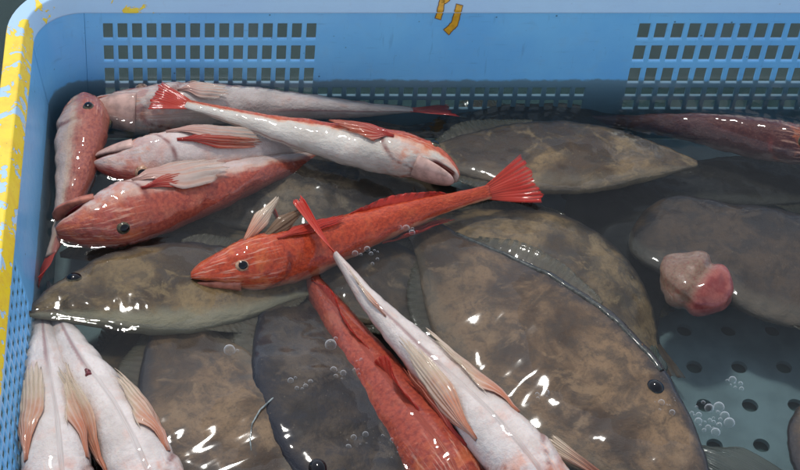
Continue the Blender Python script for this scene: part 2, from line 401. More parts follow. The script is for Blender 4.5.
def brush(name, pts, wid, parent):
    """a painted stroke lying on the back wall and rim"""
    def q(u, v, lift):
        y = YB + 0.011
        for _ in range(6):
            d = ray(u, v); p = CAM + d * ((y - CAM.y) / d.y)
            off = DRAFT * p.z if p.z < 0.088 else 0.0104 + (p.z - 0.088) * 0.477
            y = YB + off - lift
        return p
    for nm, grow, lift, mat in (('paint_edge', 1.6, 0.0006, M_PAINT_EDGE), (name, 0.0, 0.0011, M_PAINT)):
        V, Fc = [], []
        fine = []
        for i in range(len(pts) - 1):
            for k in range(6): fine.append((lerp(pts[i][0], pts[i + 1][0], k / 6), lerp(pts[i][1], pts[i + 1][1], k / 6)))
        fine.append(pts[-1])
        for i, (u, v) in enumerate(fine):
            a, b = fine[max(0, i - 1)], fine[min(len(fine) - 1, i + 1)]
            dx, dy = b[0] - a[0], b[1] - a[1]; L = math.hypot(dx, dy); nx, ny = -dy / L, dx / L
            h = (wid + grow) / 2 * (1 + 0.18 * noise.noise(Vector((u * 0.4, v * 0.4, wid))))
            e = grow * 0.5 * (-1 if i == 0 else 1 if i == len(fine) - 1 else 0)
            uu, vv = u + dx / L * e, v + dy / L * e
            V += [q(uu - nx * h, vv - ny * h, lift), q(uu + nx * h, vv + ny * h, lift)]
            if i: k = 2 * i; Fc.append((k - 2, k - 1, k + 1, k))
        mesh(nm, V, Fc, mat, parent)
for pts, wd in (([(443.5, -4), (441.5, 4), (440, 12), (438, 18.5)], 5.2), ([(441, 0.5), (445, 1.5), (450, -3)], 3.6),
                ([(459.5, 5), (457.5, 13), (454.5, 24), (450, 28.5), (446.5, 32)], 6.0)):
    brush('painted_stroke', pts, wd, crate)

# ------------------------------------------------------------------ fish
BV, BF = [], []                                            # all bodies, for the water's meniscus
class Fish:
    def __init__(s, name, pts, prof, dors, fat=(1, 1), mat=None, label='', cat='fish', group=None, nseg=44, nring=120, rough=0.001, oper=True, square=0.0, flat=False):
        ctl = [P(*p) for p in pts]
        # smooth spine
        fine = []
        c = [ctl[0] * 2 - ctl[1]] + ctl + [ctl[-1] * 2 - ctl[-2]]
        for i in range(1, len(c) - 2):
            for k in range(24):
                t = k / 24; p0, p1, p2, p3 = c[i - 1:i + 3]
                fine.append(0.5 * ((2 * p1) + (p2 - p0) * t + (2 * p0 - 5 * p1 + 4 * p2 - p3) * t * t + (3 * p1 - p0 - 3 * p2 + p3) * t ** 3))
        fine.append(ctl[-1])
        acc = [0]
        for i in range(1, len(fine)): acc.append(acc[-1] + (fine[i] - fine[i - 1]).length)
        s.L = acc[-1]; s.fine, s.acc = fine, acc; s.prof = prof; s.dors = Vector(dors).normalized(); s.fat = fat; s.oper = oper; s.square = square; s.flat = flat
        s.rough = rough; s.seed = random.Random(name + label).random() * 50
        base = s.center(0.4); s.root = empty(name, base); tag(s.root, label, cat, group)
        V, d_, s_, uv_, gl_, mo_ = [], [], [], [], [], []
        for i in range(nring + 1):
            q = i / nring; q = 0.35 * q + 0.65 * q ** 1.6
            for j in range(nseg):
                th = 2 * math.pi * j / nseg
                V.append(s.surf(q, th)); d_.append(math.cos(th)); s_.append(q); tt = th if th <= math.pi else 2 * math.pi - th
                uv_.append((q * s.L, tt * 0.024, 0.3 if th > math.pi else 0.0)); gl_.append((1 - sstep(0.1, 0.6, math.cos(th))) * (1 - sstep(0.0, 0.016, abs(q - s.gill(math.cos(th)) - 0.009)))); mo_.append((1 - sstep(0.09, 0.12, q)) * (1 - sstep(-0.5, -0.25, math.cos(th))) * sstep(.008, .02, q))
        Fc = []
        for i in range(nring):
            for j in range(nseg):
                a, b = i * nseg + j, i * nseg + (j + 1) % nseg
                Fc.append((a, b, b + nseg, a + nseg))
        Fc.append(tuple(range(nseg))[::-1]); Fc.append(tuple(range(nring * nseg, (nring + 1) * nseg)))
        s.body = mesh('body', V, Fc, mat, s.root, attrs={'d': d_, 's': s_, 'uvw': uv_, 'gill': gl_, 'palate': mo_})
        o = len(BV); BV.extend(V); BF.extend([tuple(x + o for x in f) for f in Fc])
    def gill(s, c): return 0.275 - 0.045 * c * c + 0.03 * c - (0.05 * sstep(-0.75, -1, c))
    def center(s, q):
        d = max(0, min(1, q)) * s.L
        lo, hi = 0, len(s.acc) - 1
        while hi - lo > 1:
            m = (lo + hi) // 2
            if s.acc[m] <= d: lo = m
            else: hi = m
        t = (d - s.acc[lo]) / max(1e-9, s.acc[hi] - s.acc[lo]); return s.fine[lo].lerp(s.fine[hi], t)
    def frame(s, q):
        T = (s.center(min(1, q + 0.03)) - s.center(max(0, q - 0.03))).normalized()
        D = (s.dors - T * s.dors.dot(T)).normalized(); return T, D, T.cross(D)
    def surf(s, q, th, off=0.0):
        T, D, S = s.frame(q); up, dn, wd = table(s.prof, q)
        up, dn, wd = max(up, .001) * s.L * s.fat[0], max(dn, .001) * s.L * s.fat[0], max(wd, .001) * s.L * s.fat[1]
        c, n = math.cos(th), math.sin(th)
        e = 1.0 - s.square * 0.25
        cc, nn = math.copysign(abs(c) ** e, c), math.copysign(abs(n) ** e, n)
        if s.flat: nn = math.copysign(abs(n) ** 0.7, n) * 0.88; cc = c
        r = 1.0
        if s.oper:                                          # gill cover standing proud of the flank
            edge = s.gill(c)
            gs = 1 - 0.85 * sstep(0.15, 0.7, c); r += gs * (0.055 * sstep(0.14, edge, q) * (1 - sstep(edge, edge + 0.012, q)) - 0.012 * (1 - sstep(0, 0.03, abs(q - edge - 0.012))))
        if s.oper and q < 0.3:
            vd = noise.voronoi(Vector((q * s.L * 85 + s.seed, th * 1.7, s.seed)))[0]
            r -= 0.035 * math.exp(-(vd[1] - vd[0]) * 9) * (1 - sstep(0.22, 0.28, q)) * sstep(0.01, 0.05, q)
            r += 0.05 * math.exp(-((abs(math.atan2(n, c)) - 0.95) / 0.12) ** 2) * (1 - sstep(0.15, 0.25, q)) * sstep(0.02, 0.08, q)
        p = s.center(q) + (D * cc * (up if c > 0 else dn) + S * nn * wd) * r
        outv = (D * c / max(up if c > 0 else dn, 1e-4) + S * n / max(wd, 1e-4)).normalized()
        k = Vector((p.x * 70 + s.seed, p.y * 70, p.z * 70)); k2 = k * 3.1
        fade = sstep(0, 0.08, q) * (1 - 0.7 * sstep(0.8, 1, q))
        if s.flat:                                          # slack flesh: broad dents and folds
            fade2 = fade * (0.3 + 0.7 * abs(n)); off += fade2 * (0.0030 * noise.noise(Vector((p.x * 26 + s.seed, p.y * 26, 5))) + 0.0012 * noise.noise(Vector((p.x * 60, p.y * 60, s.seed))))
        return p + outv * (off + fade * s.rough * (1.4 * noise.noise(k) + 0.6 * noise.noise(k2)))
    def camside(s, q=0.2):                                  # +1 when theta = +90 deg looks at the camera
        return 1 if s.frame(q)[2].dot(CAM - s.center(q)) > 0 else -1
    def fin(s, name, f, mat, nt=14, nw=36, rays=12, ridge=0.0003, thick=0.0005, label=None, parent=None):
        V, t_, w_ = [], [], []
        g = [[f(i / nt, j / nw) for j in range(nw + 1)] for i in range(nt + 1)]
        for i in range(nt + 1):
            for j in range(nw + 1):
                a = g[min(nt, i + 1)][j] - g[max(0, i - 1)][j]; b = g[i][min(nw, j + 1)] - g[i][max(0, j - 1)]
                n = a.cross(b); n = n.normalized() if n.length > 1e-12 else Vector((0, 0, 1))
                wj = j / nw + 0.035 * noise.noise(Vector((j / nw * 7, s.seed, 1))) + 0.012 * noise.noise(Vector((j / nw * 19, i / nt * 3, s.seed)))
                V.append(g[i][j] + n * (ridge * math.sin(wj * rays * 2 * math.pi) + 0.0016 * noise.noise(Vector((j / nw * 3, i / nt * 2, s.seed))))); t_.append(i / nt); w_.append(wj)
        Fc = [(i * (nw + 1) + j, i * (nw + 1) + j + 1, (i + 1) * (nw + 1) + j + 1, (i + 1) * (nw + 1) + j) for i in range(nt) for j in range(nw)]
        o = mesh(name, V, Fc, mat, parent or s.root, attrs={'t': t_, 'w': w_})
        m = o.modifiers.new('thickness', 'SOLIDIFY'); m.thickness = thick; m.offset = 0
        if label: o['label'] = label
        b = len(BV); BV.extend(V); BF.extend([tuple(x + b for x in q) for q in Fc])
        return o
    def rag(s, wv, k=9.0, amp=0.10): return 1 + amp * noise.noise(Vector((wv * k + s.seed, s.seed, 0))) + amp * 0.5 * noise.noise(Vector((wv * 31 + s.seed, 3, 0)))
    def tail(s, mat, length=0.17, spread=50, fork=0.18, curl=0.0, droop=0.0, twist=0.0, label=None, rays=11, dvec=None):
        T, D, S = s.frame(1.0); up, dn, _ = table(s.prof, 1.0); c0 = s.center(0.985); L = s.L
        D2 = D * math.cos(math.radians(twist)) + S * math.sin(math.radians(twist))
        if dvec is not None: D2 = Vector(dvec); D2 = (D2 - T * D2.dot(T)).normalized()
        sp = math.radians(spread)
        def f(t, wv):
            a = (wv - 0.5) * sp; e = 2 * wv - 1
            r = length * L * (1 - fork * (1 - e * e)) * s.rag(wv) * t
            hb = lerp(0.9 * (up if e > 0 else dn) * L * s.fat[0], 0, t * 0.4)
            Dm = D.lerp(D2, t)
            return c0 + Dm * hb * e + (T * math.cos(a) + Dm * math.sin(a)) * r + S * curl * L * t * t + Vector((0, 0, droop * t * t))
        return s.fin('tail_fin', f, mat, rays=rays, label=label)
    def flat_fin(s, q0, q1, th0, th1, width, mat, lift=(0.001, 0.006), name='pectoral_fin', rays=7, shape=None, label=None, taper=0.12):
        r = math.radians
        def f(t, wv):
            e = wv - 0.5
            shp = lerp(taper, 1, sstep(0, .55, t))
            tt = t * (s.rag(wv, 6, 0.1)) * (1 - 0.45 * abs(2 * e - .3) ** 2.0 * t) * (1 - .05 * t * (1 + math.cos(wv * rays * 2 * math.pi)))
            q = lerp(q0, q1, tt); th = lerp(r(th0), r(th1), tt) + r(width) * e * shp
            return s.surf(max(0.01, min(0.99, q)), th, -0.0014 + 0.0028 * sstep(0, .25, t) + lerp(lift[0], lift[1], tt ** 1.3) + 0.002 * math.sin(wv * math.pi))
        return s.fin(name, f, mat, rays=rays, label=label)
    def keel(s, name, q0, q1, side, h, mat, lean=0.5, rays=20):
        th = 0.0 if side > 0 else math.pi
        def f(t, wv):
            q = lerp(q0, q1, wv); T, D, S = s.frame(q); e = math.sin(math.pi * min(1, wv * 1.05 + .04)) ** .6
            return s.surf(q, th, -0.003) + (D * side + T * lean) * h * e * t * s.rag(wv, 5, .15) + S * .004 * math.sin(wv * 9 + s.seed) * t
        return s.fin(name, f, mat, nt=6, nw=60, rays=rays, ridge=.0003)
    def leaf(s, name, base, tip, width, mat, nrm=(0, -0.5, 0.8), bend=0.0, rays=6, taper=0.3, nw=24, thick=0.0012, tipw=0.45, parent=None, label=None):
        A_, B_ = P(*base), P(*tip); n = Vector(nrm).normalized(); T = (B_ - A_); L = T.length; T.normalize(); W = n.cross(T).normalized()
        def f(t, wv):
            e = wv - 0.5; shp = lerp(taper, 1, math.sin(min(1, t * 1.3) * math.pi / 2)) * lerp(1, tipw, sstep(0.55, 1, t))
            return A_ + T * L * t * (s.rag(wv, 7, 0.12) if t > 0.5 else 1) * (1 - 0.25 * abs(2 * e) ** 2 * t) + W * width * e * shp + n * (bend * math.sin(t * math.pi) + 0.003 * math.cos(e * math.pi))
        return s.fin(name, f, mat, nt=12, nw=nw, rays=rays, thick=thick, label=label, parent=parent)
    def eye(s, q, thdeg, r, iris, sink=0.6, both=True, pup=36):
        for sg in ((1, -1) if both else (s.camside(q),)):
            th = math.radians(thdeg) * sg
            c = s.surf(q, th); nrm = (s.surf(q, th, 0.01) - c).normalized()
            c = c - nrm * r * sink
            T = s.frame(q)[0]; X = (T - nrm * T.dot(nrm)).normalized(); Y = nrm.cross(X)
            def dome(rr, h, ang, n=18, m=8):
                V = [c + nrm * (h + rr)]; Fc = []
                for i in range(1, m + 1):
                    a = ang * i / m
                    for j in range(n):
                        b = 2 * math.pi * j / n
                        V.append(c + nrm * (h + rr * math.cos(a)) + (X * math.cos(b) * 1.12 + Y * math.sin(b)) * rr * math.sin(a))
                for j in range(n): Fc.append((0, 1 + j, 1 + (j + 1) % n))
                for i in range(m - 1):
                    for j in range(n):
                        a, b = 1 + i * n + j, 1 + i * n + (j + 1) % n; Fc.append((a, a + n, b + n, b))
                return V, Fc
            V, Fc = dome(r, 0, math.radians(120)); e = mesh('eye', V, Fc, iris, s.root)
            V, Fc = dome(r * 1.0, r * 0.06, math.radians(pup)); mesh('pupil', V, Fc, M_PUPIL, e)
    def jaw(s, openang, mat, hinge=0.15, reach=0.0):
        T, D, S = s.frame(0.06); L = s.L; k = s.fat[0]; kw = s.fat[1]
        H = s.center(hinge) - D * 0.020 * L * k
        tip = s.center(0.006) - D * 0.010 * L * k - T * reach * L
        v = tip - H; a = math.radians(openang)
        # rotate about S, away from the upper jaw
        fwd = v.normalized(); dn = (-D - fwd * (-D).dot(fwd)).normalized()
        dirv = fwd * math.cos(a) + dn * math.sin(a); dv = dn * math.cos(a) - fwd * math.sin(a); LL = v.length
        def loft(nm, prof, m, parent, dr, dd, ll, st):
            V, Fc = [], []; nr, ns = 14, 20
            for i in range(nr + 1):
                t = i / nr; w_, h_ = table(prof, t)
                for j in range(ns):
                    b = 2 * math.pi * j / ns
                    hh = h_ * (0.22 if math.cos(b) < 0 else 1.0)
                    V.append(st + dr * ll * t + dd * math.cos(b) * hh * L * k + S * math.sin(b) * w_ * L * kw)
            for i in range(nr):
                for j in range(ns):
                    a_, b_ = i * ns + j, i * ns + (j + 1) % ns; Fc.append((a_, b_, b_ + ns, a_ + ns))
            Fc.append(tuple(range(ns))[::-1]); Fc.append(tuple(range(nr * ns, (nr + 1) * ns)))
            o_ = len(BV); BV.extend(V); BF.extend([tuple(x + o_ for x in f_) for f_ in Fc])
            return mesh(nm, V, Fc, m, parent)
        j = loft('lower_jaw', [(0, 0.060, 0.036), (0.3, 0.056, 0.032), (0.6, 0.047, 0.024), (0.85, 0.033, 0.015), (0.96, 0.020, 0.009), (1.0, 0.008, 0.003)], mat, s.root, dirv, dv, LL, H)
        if openang > 6:
            md = (fwd * math.cos(a / 2) + dn * math.sin(a / 2)); mm = dn * math.cos(a / 2) - fwd * math.sin(a / 2)
            loft('mouth_lining', [(0, 0.05, 0.03), (0.5, 0.044, 0.02), (0.8, 0.03, 0.008), (1, 0.015, 0.003)], M_MOUTH, j, md, mm, LL * 0.72, H)

GUR = [(0.0, .014, .004, .018), (0.012, .026, .007, .031), (0.035, .042, .012, .043), (0.08, .064, .022, .054), (0.14, .083, .046, .063), (0.20, .091, .062, .069),
       (0.26, .091, .068, .070), (0.35, .086, .070, .066), (0.5, .071, .057, .054), (0.65, .054, .042, .040), (0.8, .037, .028, .026), (0.92, .026, .020, .015), (1.0, .022, .019, .007)]
FILE = [(0.0, .016, .016, .016), (0.02, .030, .028, .022), (0.08, .070, .062, .036), (0.18, .130, .112, .056), (0.28, .178, .158, .066), (0.38, .200, .190, .068), (0.48, .202, .200, .064),
        (0.60, .180, .178, .052), (0.72, .130, .128, .038), (0.84, .070, .068, .026), (0.93, .042, .040, .016), (1.0, .040, .038, .008)]
BLUNT = [(0.0, .050, .050, .020), (0.02, .090, .090, .034), (0.06, .125, .125, .048), (0.12, .150, .148, .058)] + FILE[4:]
GR, FG = 'red gurnards heaped in the crate', 'brown filefish lying in the crate water'
def gurnard(pts, dors, fat=(1, 1), label='', mat=None, **kw):
    f = Fish('gurnard', pts, GUR, dors, fat, mat, label, 'gurnard', GR, square=0.35, **kw); return f
def filefish(pts, dors, fat=(1, 1), label='', mat=None, prof=None, **kw):
    f = Fish('filefish', pts, prof or FILE, dors, fat, mat, label, 'filefish', FG, oper=False, rough=0.0009, flat=True, **kw)
    f.keel('soft_dorsal_fin', .50, .90, 1, .02, F_OLIVE); f.keel('anal_fin', .52, .90, -1, .018, F_OLIVE)
    return f

# --- filefish of the lower layer, some added only to darken gaps
def sunken(pts, dors, fat, label, a, b, seed):
    x = filefish(pts, dors, fat, label, filefish_mat('filefish_sunken', a, b, (.03, .026, .022), seed=seed)); x.tail(F_BROWN, .2, 50); return x
sunken([(170, 214, -.045), (250, 204, -.035), (340, 194, -.03), (420, 192, -.036), (480, 200, -.045)], (0, 1, .1), (.8, .6),
       'sunken grey filefish under the red gurnard with raised fin', (.26, .22, .18), (.34, .3, .25), 1.2)
sunken([(600, 150, -.05), (612, 200, -.05), (628, 255, -.055), (640, 310, -.06), (648, 345, -.06)], (1, .1, .1), (1.15, .7),  # added filler body, near-black so that the gap reads dark
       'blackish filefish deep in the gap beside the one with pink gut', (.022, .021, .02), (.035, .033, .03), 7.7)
sunken([(80, 500, -.05), (105, 430, -.045), (135, 370, -.042), (165, 310, -.045), (180, 280, -.05)], (1, .2, 0), (.75, .7),
       'dark filefish deep beneath the pale gurnard with the torn vent', (.15, .115, .085), (.2, .16, .12), 3.1)
sunken([(250, 244, -.04), (330, 268, -.03), (410, 292, -.03), (470, 308, -.035), (500, 318, -.04)], (.2, 1, 0), (1.1, .6),
       'dull filefish sunk beneath the crossing of two gurnards', (.19, .15, .115), (.28, .225, .17), 9.3)
sunken([(640, 122, -.05), (580, 124, -.045), (510, 126, -.042), (440, 128, -.045), (400, 130, -.05)], (0, 1, 0), (.62, .55),  # added black body that darkens the strip below the wall
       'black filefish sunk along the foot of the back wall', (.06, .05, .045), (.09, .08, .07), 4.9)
sunken([(60, 255, -.05), (120, 245, -.045), (190, 240, -.04), (260, 240, -.045), (300, 240, -.05)], (0, 1, 0), (.7, .6),
       'brown filefish sunk between the gaping gurnard and the olive filefish', (.19, .155, .12), (.26, .22, .17), 2.2)

sunken([(628, 196, -.045), (680, 186, -.045), (750, 182, -.048), (830, 184, -.05), (900, 190, -.05)], (0, 1, 0), (.6, .4),  # added black body standing in for shade on the crate floor
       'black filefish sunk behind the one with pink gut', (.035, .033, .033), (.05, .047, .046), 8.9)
# --- filefish of the upper layer
f1 = filefish([(28, 313, -.002), (70, 303, -.006), (130, 293, -.008), (200, 286, -.010), (275, 284, -.018), (345, 286, -.03)], (.1, 1, -.05), (.92, .75),
              'olive filefish with pointed snout touching the side wall of crate', filefish_mat('filefish_olive', (.15, .118, .075), (.24, .2, .125), seed=2.0, belly=(.3, .285, .19), dark=.3, bw=.75))
f1.eye(.165, 46, .0085, M_IRIS_DARK, pup=50); f1.tail(F_BROWN, .2, 45)
f2 = filefish([(165, 290, -.03), (180, 335, -.018), (206, 395, -.010), (236, 460, -.010), (262, 530, -.014), (278, 570, -.02)][::-1], (-1, .1, -.05), (1.02, .62),
              'brown filefish squeezed between pale gurnards and a darker filefish', filefish_mat('filefish_brown', (.16, .118, .08), (.26, .2, .145), seed=4.4))
f2.tail(F_BROWN, .2, 45)
f3 = filefish([(266, 265, -.04), (288, 310, -.024), (320, 375, -.010), (350, 445, -.010), (380, 525, -.014), (396, 570, -.02)][::-1], (-1, -.2, .12), (.9, .66),
              'dark filefish with blue black edge beside sunken red gurnard', filefish_mat('filefish_dark', (.05, .046, .046), (.10, .088, .08), (.014, .015, .02), (.01, .012, .02), seed=6.0))
f3.eye(.27, 46, .0095, M_IRIS_DARK, pup=66)
f5 = filefish([(655, 355, -.036), (615, 303, -.027), (560, 258, -.021), (500, 236, -.021), (440, 222, -.028), (400, 214, -.03)], (.55, 1, -.1), (.95, .62),
              'tan filefish half hidden behind the largest filefish', filefish_mat('filefish_tan', (.23, .18, .115), (.36, .29, .19), seed=8.0))
f4 = filefish([(706, 525, -.012), (664, 470, -.012), (600, 412, -.010), (536, 352, -.010), (472, 285, -.014), (428, 235, -.022), (405, 210, -.03)], (.75, .62, .14), (.92, .52),
              'largest brown filefish with black eye, raised spine and dark glinting back', filefish_mat('filefish_large', (.17, .124, .085), (.27, .205, .145), seed=5.5))
f4.eye(.27, 44, .0085, M_IRIS_DARK, pup=62); f4.tail(F_BROWN, .18, 45)
f6 = filefish([(697, 164, -.012), (655, 161, -.012), (590, 158, -.010), (520, 156, -.010), (445, 156, -.016), (385, 156, -.022)], (.05, 1, -.10), (.88, .62),
              'tawny filefish under the perforated back wall with tapered end', filefish_mat('filefish_tawny', (.2, .15, .09), (.3, .245, .155), (.05, .038, .026), seed=3.9))
f6.tail(F_BROWN, .2, 45)
f7 = filefish([(638, 222, -.028), (665, 230, -.022), (722, 250, -.020), (815, 276, -.020), (900, 300, -.024), (960, 315, -.022)], (.2, 1, 0), (1.2, .6),
              'dark brown filefish with pink gut bulging from its belly', filefish_mat('filefish_umber', (.058, .043, .033), (.095, .072, .054), (.025, .02, .017), seed=1.7), prof=BLUNT)
f7.tail(F_BROWN, .2, 45)
f8 = filefish([(812, 395, -.03), (828, 430, -.016), (846, 480, -.012), (858, 530, -.014), (866, 570, -.02)], (-1, .2, 0), (1.1, .8),
              'brown filefish beside the bare crate floor with ribbed grey fin', filefish_mat('filefish_corner', (.15, .11, .075), (.24, .185, .13), seed=2.9))
f8.leaf('pelvic_flap', (775, 492, -.025), (684, 447, -.03), .05, F_GREEN, (0, -.2, 1), .004, 22, taper=.9, nw=70, tipw=.5)

# --- gurnards
g1 = gurnard([(89, 109, -.006), (130, 111, -.004), (200, 106, -.006), (280, 106, -.012), (355, 109, -.018), (412, 110, -.022)], (.05, .8, -.45), (1.05, 1.05),
             'pale gurnard lying along the crate back wall behind the heap', gurnard_mat('gurnard_back', (.36, .06, .04), (.50, .43, .39), .15, seed=1, blotch=.1))
g1.tail(F_RED, .16, 46); g1.jaw(3, M_JAW_PALE); g1.eye(.17, 55, .007, M_IRIS_RED)
g1.flat_fin(.27, .42, 120, 130, 50, F_PALE)
g3 = gurnard([(84, 100, -.014), (80, 135, -.006), (73, 180, -.006), (62, 225, -.012), (50, 256, -.012)], (.75, .1, .65), (1.6, 1.5),
             'short gurnard in the rounded crate corner with head up to wall', gurnard_mat('gurnard_corner', (.40, .12, .08), (.55, .42, .36), .3, .5, seed=4, blotch=.3))
g3.eye(.22, 40, .007, M_IRIS_DARK); g3.jaw(3, M_JAW_RED); g3.tail(F_RED, .22, 36, twist=40)
g3.flat_fin(.34, .66, -110, -120, 70, F_BLOOD)
g4 = gurnard([(94, 163, .004), (130, 158, .006), (180, 153, .006), (235, 150, -.004), (300, 149, -.022), (350, 150, -.034)], (0, -.85, -.55), (1.25, 1.15),
             'pale pink gurnard lying belly up between two other gurnards', gurnard_mat('gurnard_pink', (.47, .10, .07), (.64, .54, .5), .45, seed=7))
g4.jaw(4, M_JAW_PALE); g4.eye(.17, 52, .008, M_IRIS_RED); g4.tail(F_RED, .16, 40)
s4 = g4.camside()
g4.flat_fin(.30, .62, 112 * s4, 106 * s4, 44, F_BLOOD, (.001, .002), label='blood red fin'); g4.flat_fin(.27, .64, 146 * s4, 130 * s4, 74, F_PALE, (.001, .005))
g5 = gurnard([(56, 232, .002), (98, 218, .004), (150, 203, .003), (210, 186, -.004), (270, 168, -.014), (330, 154, -.03)], (.05, -.9, -.1), (1.3, 1.25),
             'red gurnard with its mouth gaping beside the crate side wall', gurnard_mat('gurnard_gaping', (.40, .085, .05), (.60, .48, .44), .0, .4, seed=2, blotch=.25))
g5.jaw(22, M_JAW_RED, hinge=.14); g5.eye(.19, 34, .007, M_IRIS_DARK); g5.tail(F_RED, .16, 40)
s5 = g5.camside()
g5.flat_fin(.27, .58, 122 * s5, 112 * s5, 92, F_PALE, (.001, .006)); g5.flat_fin(.28, .52, 92 * s5, 92 * s5, 26, F_BLOOD, (.001, .002), label='blood red fin')
g2 = gurnard([(458, 179, .012), (425, 163, .016), (375, 151, .018), (315, 139, .018), (250, 122, .019), (186, 104, .021)], (.1, .93, .12), (1.02, 1.0),
             'long gurnard with white flank and scarlet tail across the heap', gurnard_mat('gurnard_long', (.50, .085, .03), (.62, .57, .50), .22, .25, seed=3))
g2.jaw(4, M_JAW_PALE); g2.eye(.12, 46, .0068, M_IRIS_DARK); g2.tail(F_RED, .15, 46, .1, label='scarlet tail fin')
s2 = g2.camside()
g2.flat_fin(.25, .48, 78 * s2, 66 * s2, 52, F_BLOOD, (.001, .002), label='blood red fin')
g6 = gurnard([(191, 277, .000), (235, 273, .002), (295, 257, -.002), (360, 234, -.003), (425, 211, .002), (490, 192, .008)], (0, .68, .73), (1.08, 1.0),
             'scarlet gurnard with pale ringed eye, raised fin and spread tail', gurnard_mat('gurnard_scarlet', (.50, .065, .022), (.50, .22, .15), -.75, .3, seed=5))
g6.eye(.145, 74, .0070, M_IRIS_RED); g6.jaw(2, M_JAW_RED); g6.tail(F_RED, .18, 56, .10, dvec=(.1, 1, .2), droop=.002, label='wide scarlet tail fin')
g6.leaf('dorsal_fin', (245, 241, .022), (280, 196, .040), .017, F_ORANGE, (-.2, -.7, .7), .004, 4)
g6.leaf('dorsal_fin', (264, 238, .022), (306, 208, .032), .018, F_BROWN, (-.2, -.7, .7), .004, 5)
g6.keel('second_dorsal_fin', .52, .90, 1, .010, F_RED, lean=1.0)
s6 = g6.camside(); g6.flat_fin(.27, .52, 38 * s6, 26 * s6, 30, F_RED, (.001, .002))
g6.flat_fin(.62, .88, 178, 178, 60, F_RED, (.001, .006), name='anal_fin')
g8 = gurnard([(292, 252, -.034), (336, 322, -.024), (390, 402, -.022), (440, 470, -.022), (470, 515, -.022), (490, 545, -.022)][::-1], (-.1, .1, 1), (1.2, 1.35),
             'sunken red gurnard lying back up beneath the belly up one', gurnard_mat('gurnard_sunken', (.37, .065, .035), (.5, .3, .25), -.7, .3, seed=6))
g8.tail(F_RED, .16, 40); g8.keel('dorsal_fin', .32, .52, 1, .016, F_RED, lean=1.2, rays=7); g8.keel('second_dorsal_fin', .55, .88, 1, .010, F_RED, lean=1.0)
g7 = gurnard([(336, 256, .030), (372, 303, .024), (420, 354, .020), (474, 411, .018), (524, 466, .018), (566, 520, .018), (584, 544, .018)][::-1], (.12, .28, -.95), (1.2, 1.16),
             'large gurnard belly up with narrow red tail lying on top', gurnard_mat('gurnard_belly', (.50, .10, .05), (.66, .58, .53), .15, .35, seed=8))
g7.tail(F_SOLID, .21, 1.5, .0, dvec=(.75, .6, .15), droop=.006, label='narrow folded scarlet tail fin'); g7.jaw(3, M_JAW_PALE)
s7 = g7.camside()
g7.flat_fin(.34, .68, 132, 150, 62, F_ORANGE, (.001, .002)); g7.flat_fin(.34, .66, -118, -142, 66, F_ORANGE, (.001, .002))
g7.flat_fin(.36, .62, 100, 104, 40, F_BLOOD, (.001, .003), label='blood red fin'); g7.flat_fin(.76, .93, 172, 176, 18, F_ORANGE, (.001, .002), name='anal_fin')
g9 = gurnard([(40, 290, -.05), (42, 328, -.026), (46, 374, -.004), (53, 430, .004), (58, 490, .006), (62, 575, .006)][::-1], (-.1, .25, -.95), (1.2, 1.22),
             'white bellied gurnard squeezed along the crate side wall', gurnard_mat('gurnard_side', (.46, .09, .05), (.66, .59, .55), .2, .3, seed=9))
g9.flat_fin(.28, .58, 124, 142, 70, F_ORANGE, (.001, .002)); g9.flat_fin(.28, .58, -124, -142, 70, F_ORANGE, (.001, .002))
g9.jaw(3, M_JAW_PALE)
g10 = gurnard([(50, 288, -.048), (62, 328, -.024), (84, 370, -.002), (116, 418, .006), (146, 480, .008), (180, 575, .008)][::-1], (.05, .25, -.95), (1.15, 1.18),
              'white bellied gurnard with torn vent beside a brown filefish', gurnard_mat('gurnard_vent', (.46, .09, .05), (.68, .61, .57), .2, .3, seed=11))
g10.flat_fin(.28, .60, 112, 124, 66, F_ORANGE, (.001, .010)); g10.flat_fin(.27, .52, -126, -142, 64, F_ORANGE, (.001, .002))
g10.jaw(3, M_JAW_PALE)
tv = g10.surf(.55, math.pi, .0)
g10.flat_fin(.535, .555, 176, 176, 13, M_VENT, (-.0012, -.0012), name='vent', rays=1, taper=.9)
g11 = gurnard([(598, 474, .012), (640, 500, .008), (700, 524, .004), (770, 540, .002), (820, 546, .002)][::-1], (0, .3, .95), (1, 1),
              'gurnard showing only a folded orange tail over the largest filefish', gurnard_mat('gurnard_hidden', (.5, .08, .04), (.6, .5, .45), -.2, seed=12))
g11.tail(F_ORANGE, .27, 14, .0, dvec=(.4, .8, .35), label='folded orange tail fin')
g12 = gurnard([(588, 121, -.045), (640, 124, -.032), (705, 131, -.016), (765, 142, -.012), (815, 152, -.010), (845, 158, -.008)][::-1], (0, .5, .85), (1.05, 1.1),
              'dusky red gurnard lying under the right run of wall holes', gurnard_mat('gurnard_dusky', (.085, .03, .026), (.3, .18, .16), -.6, seed=13))
g12.eye(.17, 60, .007, M_IRIS_DARK); g12.tail(F_BROWN, .16, 40); g12.jaw(3, M_JAW_RED)

